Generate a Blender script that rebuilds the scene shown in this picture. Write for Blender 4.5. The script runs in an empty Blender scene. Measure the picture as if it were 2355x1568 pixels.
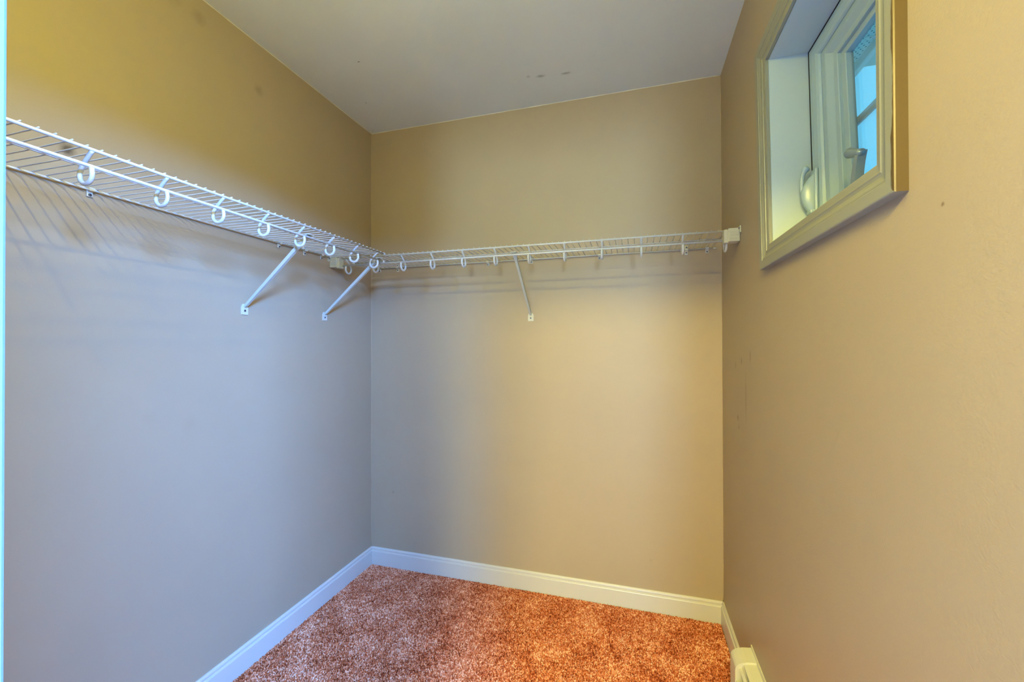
import bpy, bmesh, math, random
import numpy as np
from mathutils import Vector, Matrix

sc = bpy.context.scene
COL = sc.collection
random.seed(4)
RNG = np.random.default_rng(4)

# ------------------------------------------------------------------ camera, world, lights, exposure
W, H = 1.805, 2.44                      # closet: left wall x=0, back wall y=0, right wall x=W, ceiling z=H
F_PX, YAW, PITCH, ROLL = 949.66, 0.287034, 0.006208, -0.002588
CAM = Vector((1.42924, -2.02305, 1.24496))
fw = Vector((-math.sin(YAW)*math.cos(PITCH), math.cos(YAW)*math.cos(PITCH), math.sin(PITCH)))
rt = Vector((math.cos(YAW), math.sin(YAW), 0)); up = rt.cross(fw)
r2 = rt*math.cos(ROLL)+up*math.sin(ROLL); u2 = -rt*math.sin(ROLL)+up*math.cos(ROLL)
cd = bpy.data.cameras.new('camera'); cam = bpy.data.objects.new('camera', cd); COL.objects.link(cam)
cd.sensor_width = 36.0; cd.sensor_fit = 'HORIZONTAL'; cd.lens = F_PX/2355*36.0
cd.clip_start = 0.02; cd.clip_end = 200
m = Matrix((r2, u2, -fw)).transposed().to_4x4(); m.translation = CAM
cam.matrix_world = m
sc.camera = cam

wd = bpy.data.worlds.new('sky'); sc.world = wd; wd.use_nodes = True
bg = wd.node_tree.nodes['Background']
bg.inputs[0].default_value = (0.13, 0.66, 1.0, 1); bg.inputs[1].default_value = 0.85

def lamp(name, kind, loc, color, power, look=None, **kw):
    d = bpy.data.lights.new(name, kind); d.color = color; d.energy = power
    for k, v in kw.items(): setattr(d, k, v)
    o = bpy.data.objects.new(name, d); COL.objects.link(o); o.location = loc
    if look is not None:
        o.rotation_euler = (Vector(look)-Vector(loc)).to_track_quat('-Z', 'Y').to_euler()
    return o
# bulb above the closet door, inside: a row of three
for bx in (.72, .95, 1.18):
    lamp('bulb_over_door', 'POINT', (bx, -1.69, 2.14), (0.98, 0.92, 0.18), 4.7, shadow_soft_size=0.009)
# blue daylight panel added high in the room behind the camera, cools left wall
lamp('skylight', 'AREA', (2.76, -2.92, 2.40), (0.20, 0.62, 1.85), 490, look=(1.46, -2.13, 1.4), shape='RECTANGLE', size=1.3, size_y=.6)
# unseen warm fill added overhead in that room, then its back window
lamp('room_ceiling_lamp', 'AREA', (1.22, -3.2, 2.40), (1.0, 0.78, 0.13), 108, look=(1.3, -3.1, 0), shape='DISK', size=0.5)
lamp('room_back_window', 'AREA', (2.0, -5.0, 1.45), (0.62, 0.97, 1.35), 46, look=(1.3, 0, 1.6), shape='RECTANGLE', size=.4, size_y=.8)
wd.cycles.sampling_method = 'NONE'

sc.view_settings.view_transform = 'Standard'; sc.view_settings.look = 'None'
sc.view_settings.exposure = 1.0; sc.view_settings.gamma = 1.0; sc.view_settings.use_curve_mapping = False
sc.cycles.use_adaptive_sampling = False; sc.cycles.max_bounces = 12; sc.cycles.diffuse_bounces = 8; sc.cycles.glossy_bounces = 4
sc.cycles.transparent_max_bounces = 16; sc.cycles.caustics_reflective = False; sc.cycles.caustics_refractive = False

# ------------------------------------------------------------------ materials
ALB = 0.66      # all paints reflect a little less than full
def srgb(r, g, b):
    f = lambda c: (c/255/12.92) if c/255 <= 0.04045 else ((c/255+0.055)/1.055)**2.4
    return (f(r)*ALB, f(g)*ALB, f(b)*ALB, 1)

class NT:
    def __init__(s, name):
        s.m = bpy.data.materials.new(name); s.m.use_nodes = True; s.t = s.m.node_tree
        s.b = s.t.nodes['Principled BSDF']
    def n(s, typ, **kw):
        x = s.t.nodes.new(typ)
        for k, v in kw.items(): setattr(x, k, v)
        return x
    def l(s, a, b): s.t.links.new(a, b)
    def pos(s):
        return s.n('ShaderNodeNewGeometry').outputs['Position']
    def noise(s, scale, detail=3, rough=0.5, vec=None, scl=None):
        x = s.n('ShaderNodeTexNoise'); x.inputs['Scale'].default_value = scale
        x.inputs['Detail'].default_value = detail; x.inputs['Roughness'].default_value = rough
        v = vec or s.pos()
        if scl:
            mp = s.n('ShaderNodeMapping'); mp.inputs['Scale'].default_value = scl; s.l(v, mp.inputs[0]); v = mp.outputs[0]
        s.l(v, x.inputs['Vector']); return x.outputs['Fac']
    def math(s, op, a, b=None, clamp=False):
        x = s.n('ShaderNodeMath', operation=op, use_clamp=clamp)
        for i, v in enumerate((a, b)):
            if v is None: continue
            if isinstance(v, (int, float)): x.inputs[i].default_value = v
            else: s.l(v, x.inputs[i])
        return x.outputs[0]
    def remap(s, v, a, b, c=0, d=1):
        x = s.n('ShaderNodeMapRange'); x.clamp = True
        for i, q in enumerate((a, b, c, d)): x.inputs[1+i].default_value = q
        s.l(v, x.inputs[0]); return x.outputs[0]
    def mix(s, fac, a, b):
        x = s.n('ShaderNodeMix', data_type='RGBA')
        if isinstance(fac, (int, float)): x.inputs[0].default_value = fac
        else: s.l(fac, x.inputs[0])
        for i, v in ((6, a), (7, b)):
            if isinstance(v, tuple): x.inputs[i].default_value = v
            else: s.l(v, x.inputs[i])
        return x.outputs[2]
    def bump(s, h, strength, dist):
        x = s.n('ShaderNodeBump'); x.inputs['Strength'].default_value = strength; x.inputs['Distance'].default_value = dist
        s.l(h, x.inputs['Height']); s.l(x.outputs[0], s.b.inputs['Normal'])
    def base(s, c, rough=0.5, metal=0.0, spec=0.5):
        if isinstance(c, tuple): s.b.inputs['Base Color'].default_value = c
        else: s.l(c, s.b.inputs['Base Color'])
        s.b.inputs['Roughness'].default_value = rough; s.b.inputs['Metallic'].default_value = metal
        s.b.inputs['Specular IOR Level'].default_value = spec
        return s
    def spot(s, centre, radius, scl=(1, 1, 1), wob=0.35):
        """soft smudge mask round a point (a stain with a shape of its own)"""
        v = s.n('ShaderNodeVectorMath', operation='SUBTRACT'); s.l(s.pos(), v.inputs[0]); v.inputs[1].default_value = centre
        w = s.n('ShaderNodeVectorMath', operation='MULTIPLY'); s.l(v.outputs[0], w.inputs[0]); w.inputs[1].default_value = scl
        ln = s.n('ShaderNodeVectorMath', operation='LENGTH'); s.l(w.outputs[0], ln.inputs[0])
        d = s.math('ADD', ln.outputs['Value'], s.math('MULTIPLY', s.math('SUBTRACT', s.noise(1.6/radius, 4), 0.5), radius*wob*2))
        return s.remap(d, radius, radius*0.25)

def paint(name, col, rough, bump, spots=(), spec=0.4):
    t = NT(name)
    big = t.noise(1.7, 4, 0.6)
    c = t.mix(t.remap(big, 0.35, 0.7), tuple(x*0.96 for x in col[:3])+(1,), tuple(min(1, x*1.03) for x in col[:3])+(1,))
    for (ce, ra, scl, k, dc) in spots:
        c = t.mix(t.math('MULTIPLY', t.spot(ce, ra, scl), k), c, dc)
    t.base(c, rough, spec=spec)
    h1 = t.noise(230, 3, 0.55, scl=(1, 1, 1.7)); h2 = t.noise(40, 3)
    t.bump(t.math('ADD', h1, t.math('MULTIPLY', h2, 0.5)), bump, 0.0016)
    return t.m

WALLC = srgb(194, 174, 142)
SM = srgb(96, 70, 40)
M_wall_left = paint('wall_paint_left', WALLC, 0.46, 0.22, [
    ((0, -1.314, 1.76), .022, (1, 1, 1), .75, srgb(60, 40, 20)),
    ((0, -.973, 2.368), .03, (1, 1, 1), .22, SM), ((0, -1.06, 2.375), .035, (1, 1, 1), .15, SM), ((0, -.736, 2.257), .026, (1, 1, 1), .25, SM),
    ((0, -1.0, .98), .03, (1, 1, 1), .05, SM), ((0, -1.12, 1.02), .03, (1, 1, 1), .04, SM)])
M_wall_back = paint('wall_paint_back', WALLC, 0.46, 0.22, [
    ((.14, 0, .42), .008, (1, 1, 1), .3, SM), ((1.5, 0, .24), .008, (1, 1, 1), .12, SM), ((.06, 0, 1.59), .004, (1, 1, 1), .5, SM)])
M_wall_right = paint('wall_paint_right', WALLC, 0.46, 0.28, [
    ((W, -.284, .963), .010, (1, 1, .6), .6, srgb(80, 50, 25)), ((W, -.30, .93), .008, (1, 1, .6), .5, srgb(80, 50, 25)),
    ((W, -.342, 1.179), .009, (1, 1, .5), .5, SM), ((W, -.46, 1.20), .009, (1, 1, .3), .4, SM), ((W, -.25, 1.16), .016, (1, 1, 1), .25, SM),
    ((W, -1.368, 1.42), .004, (1, 1, 1), .8, srgb(110, 80, 50)), ((W, -.40, 1.05), .016, (1, 1, .14), .22, SM)])
M_ceil = paint('ceiling_paint', srgb(240, 246, 236), 0.75, 0.12, [
    ((1.034, -.222, H), .026, (1.0, 2.2, 1), .5, srgb(110, 100, 70)), ((1.145, -.21, H), .024, (.9, 2.2, 1), .5, srgb(105, 100, 85)),
    ((.98, -.235, H), .012, (1, 1, 1), .3, srgb(120, 115, 95)), ((.316, -.535, H), .005, (.6, 1.4, 1), .8, srgb(70, 60, 45)),
    ((.16, -.27, H), .004, (1, 1, 1), .8, srgb(60, 50, 35)), ((.03, -.03, H), .004, (1, 1, 1), .8, srgb(60, 50, 35))], spec=0.2)
M_white = NT('white_trim_paint').base(srgb(228, 224, 210), 0.32).m
M_casing = NT('cream_casing_paint').base(srgb(164, 164, 144), 0.34).m
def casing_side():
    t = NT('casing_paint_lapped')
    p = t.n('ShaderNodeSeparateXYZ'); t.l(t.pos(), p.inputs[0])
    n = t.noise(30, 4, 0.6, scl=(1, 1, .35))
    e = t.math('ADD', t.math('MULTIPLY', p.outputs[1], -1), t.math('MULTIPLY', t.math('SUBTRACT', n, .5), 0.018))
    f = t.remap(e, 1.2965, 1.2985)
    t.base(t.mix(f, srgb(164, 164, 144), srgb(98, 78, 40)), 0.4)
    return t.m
M_casing_lap = casing_side()
M_jamb = NT('white_jamb_paint').base(srgb(206, 224, 228), 0.4).m
M_vinyl = NT('white_vinyl').base(srgb(180, 206, 220), 0.28).m
M_gap = NT('dark_joint').base(srgb(28, 16, 10), 0.9).m
M_wire = NT('white_epoxy_wire').base(srgb(226, 226, 214), 0.3).m
M_clip = NT('white_plastic').base(srgb(228, 226, 205), 0.4).m
M_endb = NT('ivory_plastic').base(srgb(226, 222, 188), 0.42).m
M_screw = NT('screw_metal').base(srgb(150, 158, 168), 0.35, 0.9).m
M_slot = NT('screw_slot').base(srgb(30, 32, 36), 0.6).m
M_brace = NT('white_epoxy_brace').base(srgb(214, 216, 200), 0.4).m
M_heater = NT('cream_heater_enamel').base(srgb(236, 234, 208), 0.35).m
M_fin = NT('heater_fin_metal').base(srgb(96, 66, 36), 0.5, 0.4).m  # fin metal, darkened to carry the shade inside the opening
M_inner_shade = NT('heater_inside').base(srgb(70, 40, 22), 0.8).m  # shade inside the heater opening, put into the colour
M_handle = NT('grey_handle_metal').base(srgb(150, 170, 195), 0.35, 0.2).m
M_caulk = NT('pale_caulk').base(srgb(236, 230, 205), 0.5).m
M_ext = NT('exterior_siding').base(srgb(205, 208, 210), 0.6).m
M_fascia = NT('fascia_metal').base(srgb(270, 262, 258), 0.45).m
def glass():
    t = NT('window_glass'); nt = t.t
    out = nt.nodes['Material Output']
    tr = t.n('ShaderNodeBsdfTransparent'); tr.inputs[0].default_value = (0.96, 0.98, 1, 1)
    gl = t.n('ShaderNodeBsdfGlossy'); gl.inputs['Roughness'].default_value = 0.02
    fr = t.n('ShaderNodeFresnel'); fr.inputs[0].default_value = 1.45
    mx = t.n('ShaderNodeMixShader'); t.l(t.math('MULTIPLY', fr.outputs[0], 0.55), mx.inputs[0])
    t.l(tr.outputs[0], mx.inputs[1]); t.l(gl.outputs[0], mx.inputs[2]); t.l(mx.outputs[0], out.inputs[0])
    return t.m
M_glass = glass()
def soffit():
    t = NT('perforated_soffit')
    v = t.n('ShaderNodeTexVoronoi'); v.inputs['Scale'].default_value = 62; v.inputs['Randomness'].default_value = 0.0
    mp = t.n('ShaderNodeMapping'); mp.inputs['Rotation'].default_value = (0, 0, .78); t.l(t.pos(), mp.inputs[0])
    fl = t.n('ShaderNodeVectorMath', operation='MULTIPLY'); t.l(mp.outputs[0], fl.inputs[0]); fl.inputs[1].default_value = (1, 1, 0)
    t.l(fl.outputs[0], v.inputs['Vector'])
    d = t.remap(v.outputs['Distance'], 0.17, 0.22)
    t.base(t.mix(d, srgb(60, 66, 76), srgb(305, 298, 292)), 0.5)
    return t.m
M_soffit = soffit()
def carpet(geo):
    t = NT('plush_carpet' if geo else 'carpet_backing')
    big = t.noise(7, 5, 0.7); mid = t.noise(60, 3, 0.6)
    wear = t.math('ADD', t.math('MULTIPLY', big, 0.6), t.math('MULTIPLY', mid, 0.4))
    if geo:
        r = t.n('ShaderNodeNewGeometry').outputs['Random Per Island']
        r = t.math('ADD', t.math('MULTIPLY', r, 0.72), t.math('MULTIPLY', t.math('SUBTRACT', wear, 0.40), 1.5), clamp=True)
    else:
        r = t.math('ADD', t.math('MULTIPLY', t.noise(420, 2), 0.7), t.math('MULTIPLY', wear, 0.3), clamp=True)
    rp = t.n('ShaderNodeValToRGB'); t.l(r, rp.inputs[0]); e = rp.color_ramp.elements
    e[0].position = 0.05; e[0].color = srgb(126, 46, 18); e[1].position = 0.95; e[1].color = srgb(292, 238, 200)
    q = e.new(0.38); q.color = srgb(214, 110, 64); q = e.new(0.68); q.color = srgb(256, 166, 122)
    t.base(rp.outputs[0], 0.95, spec=0.1)
    return t.m
M_carpet, M_carpetbase = carpet(True), carpet(False)

# ------------------------------------------------------------------ mesh helpers
def finish(name, me, mat, parent=None, smooth=False, loc=None):
    o = bpy.data.objects.new(name, me); COL.objects.link(o)
    if mat is not None and not me.materials: me.materials.append(mat)
    if smooth:
        me.polygons.foreach_set('use_smooth', [True]*len(me.polygons))
    if parent is not None: o.parent = parent
    if loc is not None: o.location = loc
    return o
def pyd(name, vs, fs):
    me = bpy.data.meshes.new(name); me.from_pydata([tuple(v) for v in vs], [], fs); me.update()
    bm = bmesh.new(); bm.from_mesh(me); bmesh.ops.recalc_face_normals(bm, faces=bm.faces); bm.to_mesh(me); bm.free()
    return me
def bmobj(name, bm, mat, parent=None, smooth=False, loc=None):
    bmesh.ops.recalc_face_normals(bm, faces=bm.faces)
    me = bpy.data.meshes.new(name); bm.to_mesh(me); bm.free()
    return finish(name, me, mat, parent, smooth, loc)
def addbox(bm, a, b, bevel=0.0, seg=2):
    a, b = Vector(a), Vector(b)
    g = bmesh.ops.create_cube(bm, size=1.0, matrix=Matrix.Translation((a+b)/2) @ Matrix.Diagonal((abs(b.x-a.x), abs(b.y-a.y), abs(b.z-a.z), 1)))
    if bevel:
        es = list({e for v in g['verts'] for e in v.link_edges})
        bmesh.ops.bevel(bm, geom=es, offset=bevel, segments=seg, affect='EDGES', profile=0.5)
def box(name, a, b, mat, parent=None, bevel=0.0, loc=None):
    bm = bmesh.new(); addbox(bm, a, b, bevel); return bmobj(name, bm, mat, parent, loc=loc)
def addtube(bm, pts, r, seg=10, cap=True, radii=None):
    pts = [Vector(p) for p in pts]; rings = []; prev = None
    for i, p in enumerate(pts):
        t = (pts[min(i+1, len(pts)-1)]-pts[max(i-1, 0)]).normalized()
        if prev is None:
            ref = Vector((0, 0, 1)) if abs(t.z) < .9 else Vector((0, 1, 0)); n = t.cross(ref).normalized()
        else: n = (prev-t*prev.dot(t)).normalized()
        prev = n; b = t.cross(n); rr = radii[i] if radii else r
        rings.append([bm.verts.new(p+(n*math.cos(k*2*math.pi/seg)+b*math.sin(k*2*math.pi/seg))*rr) for k in range(seg)])
    for A, B in zip(rings, rings[1:]):
        for k in range(seg): bm.faces.new((A[k], A[(k+1) % seg], B[(k+1) % seg], B[k]))
    if cap: bm.faces.new(rings[0][::-1]); bm.faces.new(rings[-1])
def tube(name, pts, r, mat, parent=None, seg=10, loc=None, radii=None):
    bm = bmesh.new(); addtube(bm, pts, r, seg, radii=radii)
    o = bmobj(name, bm, mat, parent, True, loc)
    return o
def smoothpath(pts, n=6):
    """Catmull-Rom through the points"""
    P = [Vector(p) for p in pts]; P = [2*P[0]-P[1]]+P+[2*P[-1]-P[-2]]; out = []
    for i in range(1, len(P)-2):
        for k in range(n):
            t = k/n
            out.append(0.5*((2*P[i])+(-P[i-1]+P[i+1])*t+(2*P[i-1]-5*P[i]+4*P[i+1]-P[i+2])*t*t+(-P[i-1]+3*P[i]-3*P[i+1]+P[i+2])*t**3))
    out.append(P[-2]); return out
def extrude_profile(name, prof, A, B, mat, parent=None, capends=True):
    """prof: list of functions-free 3-D offsets; straight sweep of a closed outline from A to B"""
    A, B = Vector(A), Vector(B); n = len(prof)
    vs = [A+Vector(p) for p in prof]+[B+Vector(p) for p in prof]
    fs = [(i, (i+1) % n, n+(i+1) % n, n+i) for i in range(n)]
    if capends: fs += [tuple(range(n))[::-1], tuple(range(n, 2*n))]
    return finish(name, pyd(name, vs, fs), mat, parent)
def thing(name, label, cat, loc=(0, 0, 0), group=None):
    o = bpy.data.objects.new(name, None); COL.objects.link(o); o.location = loc; o.empty_display_size = .05
    o['label'] = label; o['category'] = cat
    if group: o['group'] = group
    return o
def struct(o): o['kind'] = 'structure'; return o
def share(name, me, parent, loc):
    o = bpy.data.objects.new(name, me); COL.objects.link(o); o.parent = parent; o.location = loc; return o

# ------------------------------------------------------------------ room shell
DOOR_Y0, DOOR_Y1 = -1.85, -1.97
DX0, DX1, DZ = 1.0082, 1.745, 2.03
T = 0.17
struct(box('floor', (-.12, DOOR_Y1, -.12), (W+T, 0.12, 0.0), M_carpetbase))
M_tile = NT('pale_bathroom_floor').base(srgb(225, 228, 230), 0.35).m
struct(box('floor_hall', (-1.2, -5.2, -.12), (3.4, DOOR_Y1, 0.0), M_tile))
M_hall = paint('pale_hall_paint', srgb(222, 224, 222), 0.6, 0.1)
struct(box('ceiling', (-1.2, -5.2, H), (3.4, 0.12, H+.1), M_ceil))
struct(box('wall_left', (-.12, DOOR_Y1, 0), (0, 0, H), M_wall_left))
struct(box('wall_back', (-.12, 0, 0), (W+T, .12, H), M_wall_back))
HY0, HY1, HZ0, HZ1 = -.652, -1.262, 1.506, 2.082
bm = bmesh.new()
addbox(bm, (W, DOOR_Y1, 0), (W+T, 0, HZ0)); addbox(bm, (W, DOOR_Y1, HZ1), (W+T, 0, H))
addbox(bm, (W, HY0, HZ0), (W+T, 0, HZ1)); addbox(bm, (W, DOOR_Y1, HZ0), (W+T, HY1, HZ1))
struct(bmobj('wall_right', bm, M_wall_right))
bm = bmesh.new()
addbox(bm, (-1.2, DOOR_Y1, 0), (DX0-.02, DOOR_Y0, H)); addbox(bm, (DX1+.02, DOOR_Y1, 0), (3.4, DOOR_Y0, H)); addbox(bm, (DX0-.02, DOOR_Y1, DZ+.02), (DX1+.02, DOOR_Y0, H))
struct(bmobj('wall_front', bm, M_wall_left))
# the room the photograph is taken from
struct(box('wall_hall_left', (-1.2, -5.2, 0), (-1.1, DOOR_Y1, H), M_hall))
struct(box('wall_hall_right', (3.36, -5.2, 0), (3.46, DOOR_Y1, H), M_hall))
struct(box('wall_hall_back', (-1.2, -5.2, 0), (3.4, -5.1, H), M_hall))
M_doorpaint = NT('pale_door_paint').base(srgb(128, 146, 160), 0.4).m
# door lining and its near casing (the pale strip at the left edge of the picture)
dj = bpy.data.objects.new('door_1', None); COL.objects.link(dj); dj['kind'] = 'structure'
box('door_jamb', (DX0-.02, DOOR_Y1-.004, 0), (DX0, DOOR_Y0+.004, DZ), M_doorpaint, dj, .002)
box('door_jamb', (DX1, DOOR_Y1-.004, 0), (DX1+.02, DOOR_Y0+.004, DZ), M_doorpaint, dj, .002)
box('door_head', (DX0-.02, DOOR_Y1-.004, DZ), (DX1+.02, DOOR_Y0+.004, DZ+.02), M_doorpaint, dj, .002)

# baseboards: flat face, bead line and moulded top
BT, BH = .013, .099
bp = [(0, 0), (BT, 0), (BT, BH-.022), (BT-.0015, BH-.019), (BT-.005, BH-.0175), (BT-.0055, BH-.013), (BT-.004, BH-.009), (BT-.0055, BH-.004), (BT-.009, BH), (0, BH)]
Z0 = .004
struct(extrude_profile('baseboard_left', [(a, 0, b) for a, b in bp], (0, DOOR_Y0, Z0), (0, 0, Z0), M_white))
struct(extrude_profile('baseboard_back', [(0, -a, b) for a, b in bp], (0, 0, Z0), (W, 0, Z0), M_white))
struct(extrude_profile('baseboard_right', [(-a, 0, b) for a, b in bp], (W, 0, Z0), (W, -.478, Z0), M_white))
# pale caulk / paint lines along the ceiling and in the corners
def bead(name, A, B, r, mat):
    A, B = Vector(A), Vector(B); n = 60; pts = []; rad = []
    for i in range(n+1):
        pts.append(A.lerp(B, i/n)); rad.append(r*(0.75+0.5*random.random()))
    struct(tube(name, pts, r, mat, seg=6, radii=rad))
bead('trim_1', (0.0006, -1.84, H-.0006), (0.0006, -.001, H-.0006), .0021, M_caulk)
bead('trim_2', (0.002, -.0006, H-.0006), (W-.001, -.0006, H-.0006), .0021, M_caulk)
M_cornerbead = NT('corner_paint_bead').base(srgb(210, 186, 146), 0.4).m
bead('trim_3', (0.0004, -.0004, BH+.006), (0.0004, -.0004, H-.004), .0014, M_cornerbead)
bead('trim_4', (W-.0004, -.0004, BH+.006), (W-.0004, -.0004, H-.004), .0016, M_cornerbead)

# ------------------------------------------------------------------ window in the right wall
win = bpy.data.objects.new('window_1', None); COL.objects.link(win); win['kind'] = 'structure'; win.location = (0, 0, 0)
# quads (y, z): far-bottom, near-bottom, near-top, far-top
OUT = [(-.640, 1.461), (-1.302, 1.461), (-1.302, 2.128), (-.596, 2.128)]
INN = [(-.705, 1.524), (-1.240, 1.524), (-1.240, 2.062), (-.675, 2.062)]
def lerp2(a, b, s): return (a[0]+(b[0]-a[0])*s, a[1]+(b[1]-a[1])*s)
def legs(names, ringpts, mats, parent, closed):
    """ringpts: list of rings; each ring = (quad of 4 (y,z), x). one mitred piece per side"""
    for k in range(4):
        vs, fs = [], []; n = len(ringpts)
        for q, x in ringpts:
            a, b = q[k], q[(k+1) % 4]
            vs += [(x, a[0], a[1]), (x, b[0], b[1])]
        for i in range(n if closed else n-1):
            j = (i+1) % n; fs.append((2*i, 2*i+1, 2*j+1, 2*j))
        if closed: fs += [tuple(2*i for i in range(n)), tuple(2*i+1 for i in range(n))[::-1]]
        finish(names[k], pyd(names[k], vs, fs), mats[k] if isinstance(mats, list) else mats, parent)
cp = [(0, 0), (0, .0085), (.03, .0095), (.235, .0105), (.25, .0125), (.285, .0130), (.33, .0118), (.40, .0112), (.48, .0128), (.54, .0150), (.59, .0158), (.62, .0155), (.63, .0168), (.66, .0174), (.95, .0176), (.985, .0170), (1, .0150), (1, 0)]
legs(['casing', 'casing', 'casing', 'casing'], [([lerp2(INN[i], OUT[i], s) for i in range(4)], W-t) for s, t in cp], [M_casing, M_casing_lap, M_casing, M_casing], win, True)
# jamb boards
JD = .098
OUTJ = [(INN[0][0]+.012, INN[0][1]-.012), (INN[1][0]-.012, INN[1][1]-.012), (INN[2][0]-.012, INN[2][1]+.012), (INN[3][0]+.012, INN[3][1]+.012)]
legs(['jamb_board']*4, [(INN, W-.001), (INN, W+JD), (OUTJ, W+JD), (OUTJ, W-.001)], M_jamb, win, True)
def inset(o, ob=None):
    ob = o if ob is None else ob
    return [(INN[0][0]-o, INN[0][1]+ob), (INN[1][0]+ob, INN[1][1]+ob), (INN[2][0]+ob, INN[2][1]-o*.72), (INN[3][0]-o, INN[3][1]-o*.72)]
def ins(o): return inset(o, o*0.62)
# dark joint behind the jamb
legs(['joint_gasket']*4, [(inset(-.004), W+JD), (inset(-.004), W+JD+.003), (ins(.004), W+JD+.003), (ins(.004), W+JD)], M_gap, win, True)
# outer frame
X = lambda d: W+d
fr = [(.004, .101), (.010, .097), (.030, .0955), (.048, .097), (.056, .1005), (.060, .1055), (.060, .165), (-.005, .165), (-.005, .1015)]
legs(['frame_rail', 'frame_stile', 'frame_rail', 'frame_stile'], [(ins(o), X(d)) for o, d in fr], M_vinyl, win, True)
# sash
sa = [(.060, .1085), (.062, .1070), (.081, .1065), (.084, .1075), (.100, .1170), (.1025, .1180), (.120, .1180), (.122, .1195), (.122, .1265), (.139, .1275), (.1412, .129), (.1412, .1445), (.060, .1445)]
legs(['sash_rail', 'sash_stile', 'sash_rail', 'sash_stile'], [(ins(o), X(d)) for o, d in sa], M_vinyl, win, True)
g = ins(.139)
vs = [(X(.140), y, z) for y, z in g]+[(X(.144), y, z) for y, z in g]
finish('glass_pane', pyd('glass_pane', vs, [(0, 1, 2, 3), (7, 6, 5, 4), (0, 4, 5, 1), (1, 5, 6, 2), (2, 6, 7, 3), (3, 7, 4, 0)]), M_glass, win)
MZ = 1.784
bm = bmesh.new(); addbox(bm, (X(.1455), -1.10, MZ-.009), (X(.1535), -.815, MZ+.009), .002)
bmobj('muntin_bar', bm, M_vinyl, win)
# lock lever on the far stile
LY = -.725
bm = bmesh.new(); addbox(bm, (X(.078), LY-.016, 1.592), (X(.0955), LY+.012, 1.603), .003)
addbox(bm, (X(.088), LY-.020, 1.58), (X(.096), LY+.014, 1.712), .003)
lk = bmobj('lock_plate', bm, M_vinyl, win)
n = 14; bm = bmesh.new(); rows = []
for i in range(n+1):
    t = i/n; z = 1.585+.118*t; d = .032*math.sin(math.pi*min(1, max(0.02, t)))**.75
    rows.append([bm.verts.new((X(.094-d*a), LY+b, z)) for a, b in ((0, .010), (.75, .010), (1, .004), (1, -.006), (.75, -.012), (0, -.012))])
for A, B in zip(rows, rows[1:]):
    for k in range(5): bm.faces.new((A[k], A[k+1], B[k+1], B[k]))
bm.faces.new(rows[0]); bm.faces.new(rows[-1][::-1])
bmobj('lock_cover', bm, M_vinyl, lk, True)
tube('lock_lever', smoothpath([(X(.070), LY+.004, 1.632), (X(.066), LY+.006, 1.665), (X(.067), LY+.006, 1.695), (X(.072), LY+.004, 1.712), (X(.079), LY+.002, 1.722)], 5), .007, M_vinyl, lk, 10,
     radii=[.004]*4+[.005]*4+[.0055]*4+[.006]*3+[.0075, .0085, .009, .009, .008, .004])
# folding crank handle standing on the bottom rail
cr = bpy.data.objects.new('crank_handle', None); COL.objects.link(cr); cr.parent = win
CY = -.962; CX = X(.092)
box('crank_base', (CX-.02, CY-.03, 1.548), (CX+.018, CY+.03, 1.575), M_handle, cr, .006)
bm = bmesh.new(); rows = []
for i in range(9):
    t = i/8; z = 1.57+.084*t; yc = CY+.012-.030*t*t+.012*t; w = .0075+.004*(1-t)
    rows.append([bm.verts.new((CX+a, yc+b, z)) for a, b in ((-.008, -w), (.008, -w), (.008, w), (-.008, w))])
for A, B in zip(rows, rows[1:]):
    for k in range(4): bm.faces.new((A[k], A[(k+1) % 4], B[(k+1) % 4], B[k]))
bm.faces.new(rows[0]); bm.faces.new(rows[-1][::-1])
bmobj('crank_arm', bm, M_handle, cr)
tube('crank_knob', [(CX-.002, CY-.012, 1.650), (CX-.002, CY+.004, 1.655), (CX-.004, CY+.034, 1.668), (CX-.004, CY+.037, 1.670)], .01, M_handle, cr, 14, radii=[.0075, .008, .0115, .009])

# eave outside: soffit panels and fascia board, exterior wall skin
ev = thing('roof_eave', 'pale grey perforated roof eave with fascia, seen outside through the window', 'eave', (2.14, -.4, 2.39))
for k in range(9):
    y0 = 1.2-.305*k
    bm = bmesh.new()
    addbox(bm, (1.98, y0-.295, 2.387), (2.30, y0, 2.393)); addbox(bm, (1.98, y0-.305, 2.391), (2.30, y0-.295, 2.397)); addbox(bm, (1.98, y0-.155, 2.3845), (2.30, y0-.14, 2.388))
    o = bmobj('soffit_panel', bm, M_soffit, ev); o.location = (-2.14, .4, -2.39)
o = box('fascia_board', (2.300, -1.6, 2.353), (2.322, 1.3, 2.50), M_fascia, ev, .003); o.location = (-2.14, .4, -2.39)

# unseen bright slab far below, added to bounce sky light onto the soffit
M_bounce = NT('pale_ground').base(srgb(300, 290, 280), 0.9).m
struct(box('ground', (2.5, -14, -3.0), (28, 14, -2.8), M_bounce))

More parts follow.
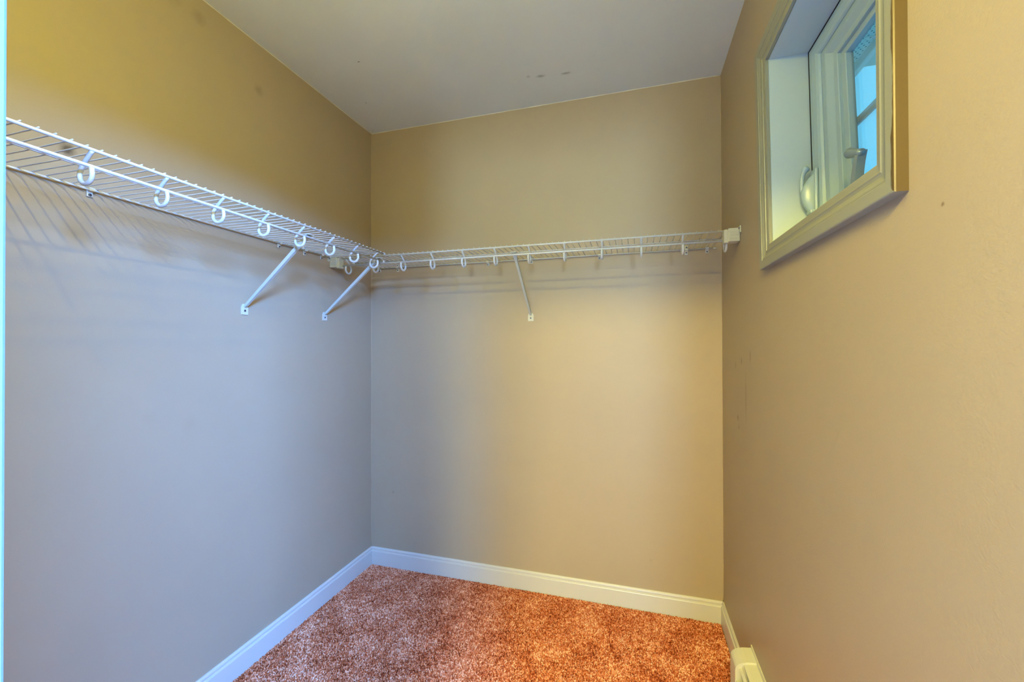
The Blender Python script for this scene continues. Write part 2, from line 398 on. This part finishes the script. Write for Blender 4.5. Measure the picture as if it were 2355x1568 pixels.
# ------------------------------------------------------------------ wire shelves
RW = .0016
def wire_shelf(name, label, ends, wires, hooks, mapf, group):
    """local frame: a along the shelf, d away from the wall"""
    root = thing(name, label, 'shelf', mapf((ends[0]+ends[1])/2, 0, 1.667), group)
    base = Vector(root.location)
    P = lambda a, d, z: Vector(mapf(a, d, z))-base
    a0, a1 = ends
    def rod(n, d, z, r, e0, e1): 
        ra = tube(n, [P(e0, d, z), P(e0+(e1-e0)*.5, d, z), P(e1, d, z)], r, M_wire, root, 12)
        for e, s in ((e0, -1), (e1, 1)):
            if e > -1.5: tube('rail_cap', [P(e-s*.012, d, z), P(e+s*.0005, d, z), P(e+s*.002, d, z)], r*1.35, M_wire, ra, 12, radii=[r*1.35, r*1.35, r*.9])
    rod('rear_rail', .0085, 1.6680, .0030, a0, a1)
    rod('middle_rail', .190, 1.6650, .0028, a0, a1)
    rod('front_rail', .310, 1.6655, .0036, a0, a1)
    rod('hang_rod', .306, 1.6300, .0040, a0+.0, a1)
    # one cross wire, shared by all
    bm = bmesh.new(); z = 1.6700+RW*.5
    addtube(bm, [P(a0, .0045, z-.0012)-P(a0, 0, 1.667), P(a0, .010, z+.001)-P(a0, 0, 1.667), P(a0, .15, z-.0008)-P(a0, 0, 1.667), P(a0, .30, z)-P(a0, 0, 1.667), P(a0, .3125, z+.0006)-P(a0, 0, 1.667)], RW, 6)
    bmesh.ops.recalc_face_normals(bm, faces=bm.faces)
    me = bpy.data.meshes.new('wire'); bm.to_mesh(me); bm.free(); me.materials.append(M_wire)
    me.polygons.foreach_set('use_smooth', [True]*len(me.polygons))
    for a in wires: share('wire', me, root, P(a, 0, 1.667))
    bm = bmesh.new()
    pth = smoothpath([(.310, 1.663), (.295, 1.650), (.281, 1.637), (.2705, 1.622), (.2715, 1.605), (.285, 1.5945), (.301, 1.597), (.3100, 1.6095), (.3085, 1.627)], 4)
    rad = [.0042+.0004*min(1, i/6) for i in range(len(pth))]
    addtube(bm, [P(a0, d, zz)-P(a0, 0, 1.667) for d, zz in [(p[0], p[1]) for p in [(q.x, q.y) for q in pth]]], .0045, 10, radii=rad)
    bmesh.ops.recalc_face_normals(bm, faces=bm.faces)
    mh = bpy.data.meshes.new('hanger_hook'); bm.to_mesh(mh); bm.free(); mh.materials.append(M_wire)
    mh.polygons.foreach_set('use_smooth', [True]*len(mh.polygons))
    for a in hooks: share('rod_hook', mh, root, P(a, 0, 1.667))
    return root
_sp = smoothpath
def smoothpath(pts, n=6):
    return _sp([(p[0], p[1], p[2] if len(p) > 2 else 0) for p in pts], n)
mapL = lambda a, d, z: (d, a, z)
mapB = lambda a, d, z: (a, -d, z)
hooksL = [-1.727, -1.577, -1.427, -1.277, -1.129, -.978, -.828, -.677, -.531, -.392]
wiresL = [-.343-.0254*k for k in range(58)]
wire_shelf('wire_shelf', 'white wire shelf with hanging rod along the left wall', (-1.83, -.336), wiresL, hooksL, mapL, None)
hooksB = [.0727, .2275, .380, .534, .690, .843, .997, 1.151, 1.305, 1.459, 1.613, 1.764]
wiresB = [.036+.0254*k for k in range(69)]
wire_shelf('wire_shelf', 'white wire shelf with hanging rod across the back wall', (.022, W-.024), wiresB, hooksB, mapB, None)

# ------------------------------------------------------------------ screws, clips, braces, end brackets
def screw_mesh(r):
    bm = bmesh.new(); seg = 14; rings = []
    for rr, h in ((r, 0), (r, .0012), (r*.8, .0022), (r*.35, .0027)):
        rings.append([bm.verts.new((rr*math.cos(2*math.pi*k/seg), -h, rr*math.sin(2*math.pi*k/seg))) for k in range(seg)])
    for A, B in zip(rings, rings[1:]):
        for k in range(seg): bm.faces.new((A[k], A[(k+1) % seg], B[(k+1) % seg], B[k]))
    bm.faces.new(rings[-1]); bm.faces.new(rings[0][::-1])
    nf = len(bm.faces)
    for a, b in (((-r*.6, -.0030, -r*.13), (r*.6, -.0022, r*.13)), ((-r*.13, -.0030, -r*.6), (r*.13, -.0022, r*.6))): addbox(bm, a, b)
    bmesh.ops.recalc_face_normals(bm, faces=bm.faces)
    bm.faces.ensure_lookup_table()
    for i, f in enumerate(bm.faces): f.material_index = 0 if i < nf else 1
    me = bpy.data.meshes.new('screw'); bm.to_mesh(me); bm.free(); me.materials.append(M_screw); me.materials.append(M_slot); return me
SCR, SCR2 = screw_mesh(.0045), screw_mesh(.0040)
# parts are modelled on the back wall (facing -y) and turned for the left wall (facing +x)
def place(root, wall):
    if wall == 'L': root.rotation_euler = (0, 0, math.pi/2)
    if wall == 'R': root.rotation_euler = (0, 0, -math.pi/2)

def brace(label, wall, pos):
    """foot plate on the wall, channel strut up to the front rail"""
    root = thing('shelf_brace', label, 'bracket', pos, 'diagonal shelf braces'); place(root, wall)
    zb, zt = -.018, .023
    ol = [(-.0145, zb), (.0145, zb), (.0145, zt-.014), (.011, zt-.004), (.005, zt), (-.005, zt), (-.011, zt-.004), (-.0145, zt-.014)]
    vs = [(a, -.0004, b) for a, b in ol]+[(a, -.0035, b) for a, b in ol]; n = len(ol)
    fp = finish('foot_plate', pyd('foot_plate', vs, [tuple(range(n)), tuple(range(n, 2*n))[::-1]]+[(i, (i+1) % n, n+(i+1) % n, n+i) for i in range(n)]), M_clip, root)
    share('screw', SCR, fp, (0, -.0035, -.003))
    # strut: U channel from (d=.004, z=+.010) to (d=.296, z=.268)
    A, B = Vector((0, -.004, .012)), Vector((0, -.300, .264))
    ax = (B-A).normalized(); nn = Vector((1, 0, 0)).cross(ax).normalized(); sx = Vector((1, 0, 0))
    if nn.z < 0: nn = -nn
    secs = [(0, .0040, .0030), (.03, .0048, .0050), (.5, .0052, .0062), (.90, .0054, .0064), (.955, .0085, .0055), (1.0, .013, .0035)]
    bm = bmesh.new(); rings = []
    for t, w, d in secs:
        c = A.lerp(B, t); th = .0018
        o = [(-w, d), (-w, -d), (w, -d), (w, d), (w-th, d), (w-th, -d+th), (-w+th, -d+th), (-w+th, d)]
        rings.append([bm.verts.new(c+sx*a+nn*b) for a, b in o])
    for P_, Q in zip(rings, rings[1:]):
        for k in range(8): bm.faces.new((P_[k], P_[(k+1) % 8], Q[(k+1) % 8], Q[k]))
    bm.faces.new(rings[0]); bm.faces.new(rings[-1][::-1])
    bmobj('strut', bm, M_brace, root)
    bm = bmesh.new(); addbox(bm, (-.013, -.3135, .2625), (.013, -.298, .2658), .001); 
    bmobj('rail_clamp', bm, M_brace, root)
    return root
ZF = 1.376
brace('white diagonal brace under the left shelf, middle of its run, nearest the door', 'L', (0, -.799, ZF))
brace('white diagonal brace under the free end of the left shelf, beside the corner', 'L', (0, -.372, ZF))
brace('white diagonal brace holding the back wall shelf at mid length', 'B', (.932, 0, ZF))

def clip(label, wall, a, double):
    pos = (0, a, 1.660) if wall == 'L' else (a, 0, 1.660)
    root = thing('wall_clip', label, 'clip', pos, 'shelf clips on the walls'); place(root, wall)
    bm = bmesh.new()
    if double: addbox(bm, (-.0072, -.0048, -.015), (.0072, -.0004, .026), .0014)
    else: addbox(bm, (-.0068, -.0048, -.0115), (.0068, -.0004, .009), .0014)
    addbox(bm, (-.0065, -.015, .0035), (.0065, -.0004, .0055), .0006); addbox(bm, (-.0065, -.015, .0045), (.0065, -.0128, .0125), .0006)
    bmobj('clip_body', bm, M_clip, root)
    share('screw', SCR2, root, (0, -.0048, -.006))
    if double: share('screw', SCR2, root, (0, -.0048, .019))
clip('small white shelf clip with bright screw on the left wall, closest to the door', 'L', -1.269, False)
clip('small white shelf clip on the left wall just past the middle brace', 'L', -.640, False)
clip('taller two-screw clip on the left wall between brace and corner', 'L', -.500, True)
clip('small white shelf clip on the left wall, last before the end bracket', 'L', -.397, False)
clip('small white shelf clip on the back wall right beside the left corner', 'B', .057, False)
clip('taller two-screw clip on the back wall near the left corner', 'B', .173, True)
clip('small white shelf clip on the back wall left of the back brace', 'B', .705, False)
clip('taller two-screw clip on the back wall directly above the back brace', 'B', .938, True)
clip('small white shelf clip on the back wall between the back brace and the right end', 'B', 1.272, False)
clip('taller two-screw clip on the back wall near the right wall', 'B', 1.659, True)
clip('small white shelf clip on the back wall, the last one before the right wall', 'B', 1.745, False)

def end_bracket(label, x, sgn):
    root = thing('end_bracket', label, 'bracket', (x, -.325, 1.645), 'end brackets of the back shelf')
    s = sgn
    bm = bmesh.new()
    addbox(bm, (0.0005*s, -.013, -.026), (.040*s, .030, .024), .003)
    addbox(bm, (.038*s, -.009, -.029), (.054*s, .024, .020), .002)
    for k in range(3): addbox(bm, (.006*s, -.0142, -.015+.012*k), (.036*s, -.012, -.0135+.012*k))
    bmobj('socket', bm, M_endb, root)
    bm = bmesh.new(); addbox(bm, (.0005*s, -.030, .002), (.005*s, .034, .028), .002)
    wp = bmobj('wall_plate', bm, M_endb, root)
    sc_ = share('screw', SCR2, wp, (.005*s, -.022, .018)); sc_.rotation_euler = (0, 0, math.pi/2*s)
    return root
end_bracket('ivory plastic end bracket of the back shelf on the left wall', 0, 1)
end_bracket('ivory plastic end bracket of the back shelf on the right wall by the window', W, -1)

# ------------------------------------------------------------------ baseboard heater at the foot of the right wall
HT = thing('baseboard_heater', 'cream metal baseboard heater along the foot of the right wall', 'heater', (W-.03, -.9, 0))
hb = Vector(HT.location)
def hx(name, prof, y0, y1, mat, cap=True):
    o = extrude_profile(name, [(W-a, 0, z) for a, z in prof], Vector((0, y0, 0))-hb, Vector((0, y1, 0))-hb, mat, HT); return o
hx('back_plate', [(0.0005, .02), (.004, .02), (.004, .232), (.0005, .232)], -.46, -1.80, M_heater)
hx('end_cap', [(.004, .012), (.066, .012), (.066, .186), (.0645, .195), (.060, .203), (.052, .210), (.042, .2145), (.030, .2185), (.004, .2225)], -.462, -.531, M_heater)
hx('top_cover', [(.004, .216), (.030, .2125), (.041, .2085), (.041, .2065), (.029, .2105), (.004, .214)], -.531, -1.80, M_heater)
hx('front_panel', [(.0625, .040), (.0645, .040), (.0645, .150), (.062, .158), (.060, .158), (.0625, .149)], -.531, -1.80, M_heater)
hx('deflector', [(.0455, .1985), (.0535, .1925), (.0542, .1935), (.0462, .1995)], -.531, -1.80, M_heater)
hx('panel_lining', [(.0575, .045), (.0618, .045), (.0618, .149), (.0575, .149)], -.532, -1.80, M_inner_shade)  # dark sheet added behind the front panel to stand for shade
hx('bottom_tray', [(.006, .028), (.0575, .028), (.0575, .034), (.006, .034)], -.532, -1.80, M_inner_shade)  # dark tray added to keep the opening shaded below
hx('liner', [(.004, .03), (.0055, .03), (.0055, .212), (.004, .212)], -.531, -1.80, M_inner_shade)  # back of the opening, coloured dark as shade
bm = bmesh.new()
fin0 = None
fm = bpy.data.meshes.new('fin')
addbox(bm, (W-.056, -.0004, .06), (W-.008, .0004, .165)); bmesh.ops.recalc_face_normals(bm, faces=bm.faces); bm.to_mesh(fm); bm.free(); fm.materials.append(M_fin)
for k in range(90): share('fin', fm, HT, Vector((0, -.55-.0125*k, 0))-hb)
tube('heating_pipe', [Vector((W-.032, -.532, .11))-hb, Vector((W-.032, -1.1, .11))-hb, Vector((W-.032, -1.79, .11))-hb], .010, M_fin, HT, 12)

# ------------------------------------------------------------------ carpet pile
def carpet_pile():
    sp = .0037; x0, x1, y0, y1 = BT, W-BT, -.93, -BT
    nx, ny = int((x1-x0)/sp), int((y1-y0)/sp)
    gx, gy = np.meshgrid(np.arange(nx), np.arange(ny))
    cx = x0+(gx.ravel()+.5+RNG.uniform(-.45, .45, nx*ny))*sp; cy = y0+(gy.ravel()+.5+RNG.uniform(-.45, .45, nx*ny))*sp
    N = nx*ny; r = RNG.uniform(.0021, .0031, N); h = RNG.uniform(.0098, .0122, N)
    lx, ly = RNG.normal(0, .0018, N), RNG.normal(0, .0018, N); ph = RNG.uniform(0, 6.28, N)
    V = np.zeros((N, 7, 3))
    for k in range(3):
        a = ph+k*2*math.pi/3
        V[:, k] = np.stack([cx+np.cos(a)*r*.8, cy+np.sin(a)*r*.8, np.full(N, .001)], 1)
        V[:, 3+k] = np.stack([cx+lx*.6+np.cos(a)*r, cy+ly*.6+np.sin(a)*r, h-.0019], 1)
    V[:, 6] = np.stack([cx+lx, cy+ly, h], 1)
    V[..., 0] = np.clip(V[..., 0], BT, W-BT); V[..., 1] = np.clip(V[..., 1], -1.0, -BT)
    tri = []
    for k in range(3):
        j = (k+1) % 3; tri += [(k, j, 3+j), (k, 3+j, 3+k), (3+k, 3+j, 6)]
    F = (np.array(tri)[None]+7*np.arange(N)[:, None, None]).reshape(-1, 3)
    me = bpy.data.meshes.new('carpet'); me.vertices.add(N*7); me.vertices.foreach_set('co', V.ravel())
    me.loops.add(len(F)*3); me.loops.foreach_set('vertex_index', F.ravel().astype(np.int32))
    me.polygons.add(len(F)); me.polygons.foreach_set('loop_start', np.arange(0, len(F)*3, 3, dtype=np.int32))
    me.update(calc_edges=True)
    o = finish('carpet', me, M_carpet)
    o['kind'] = 'stuff'; o['label'] = 'reddish brown plush carpet pile covering the closet floor'; o['category'] = 'carpet'
carpet_pile()
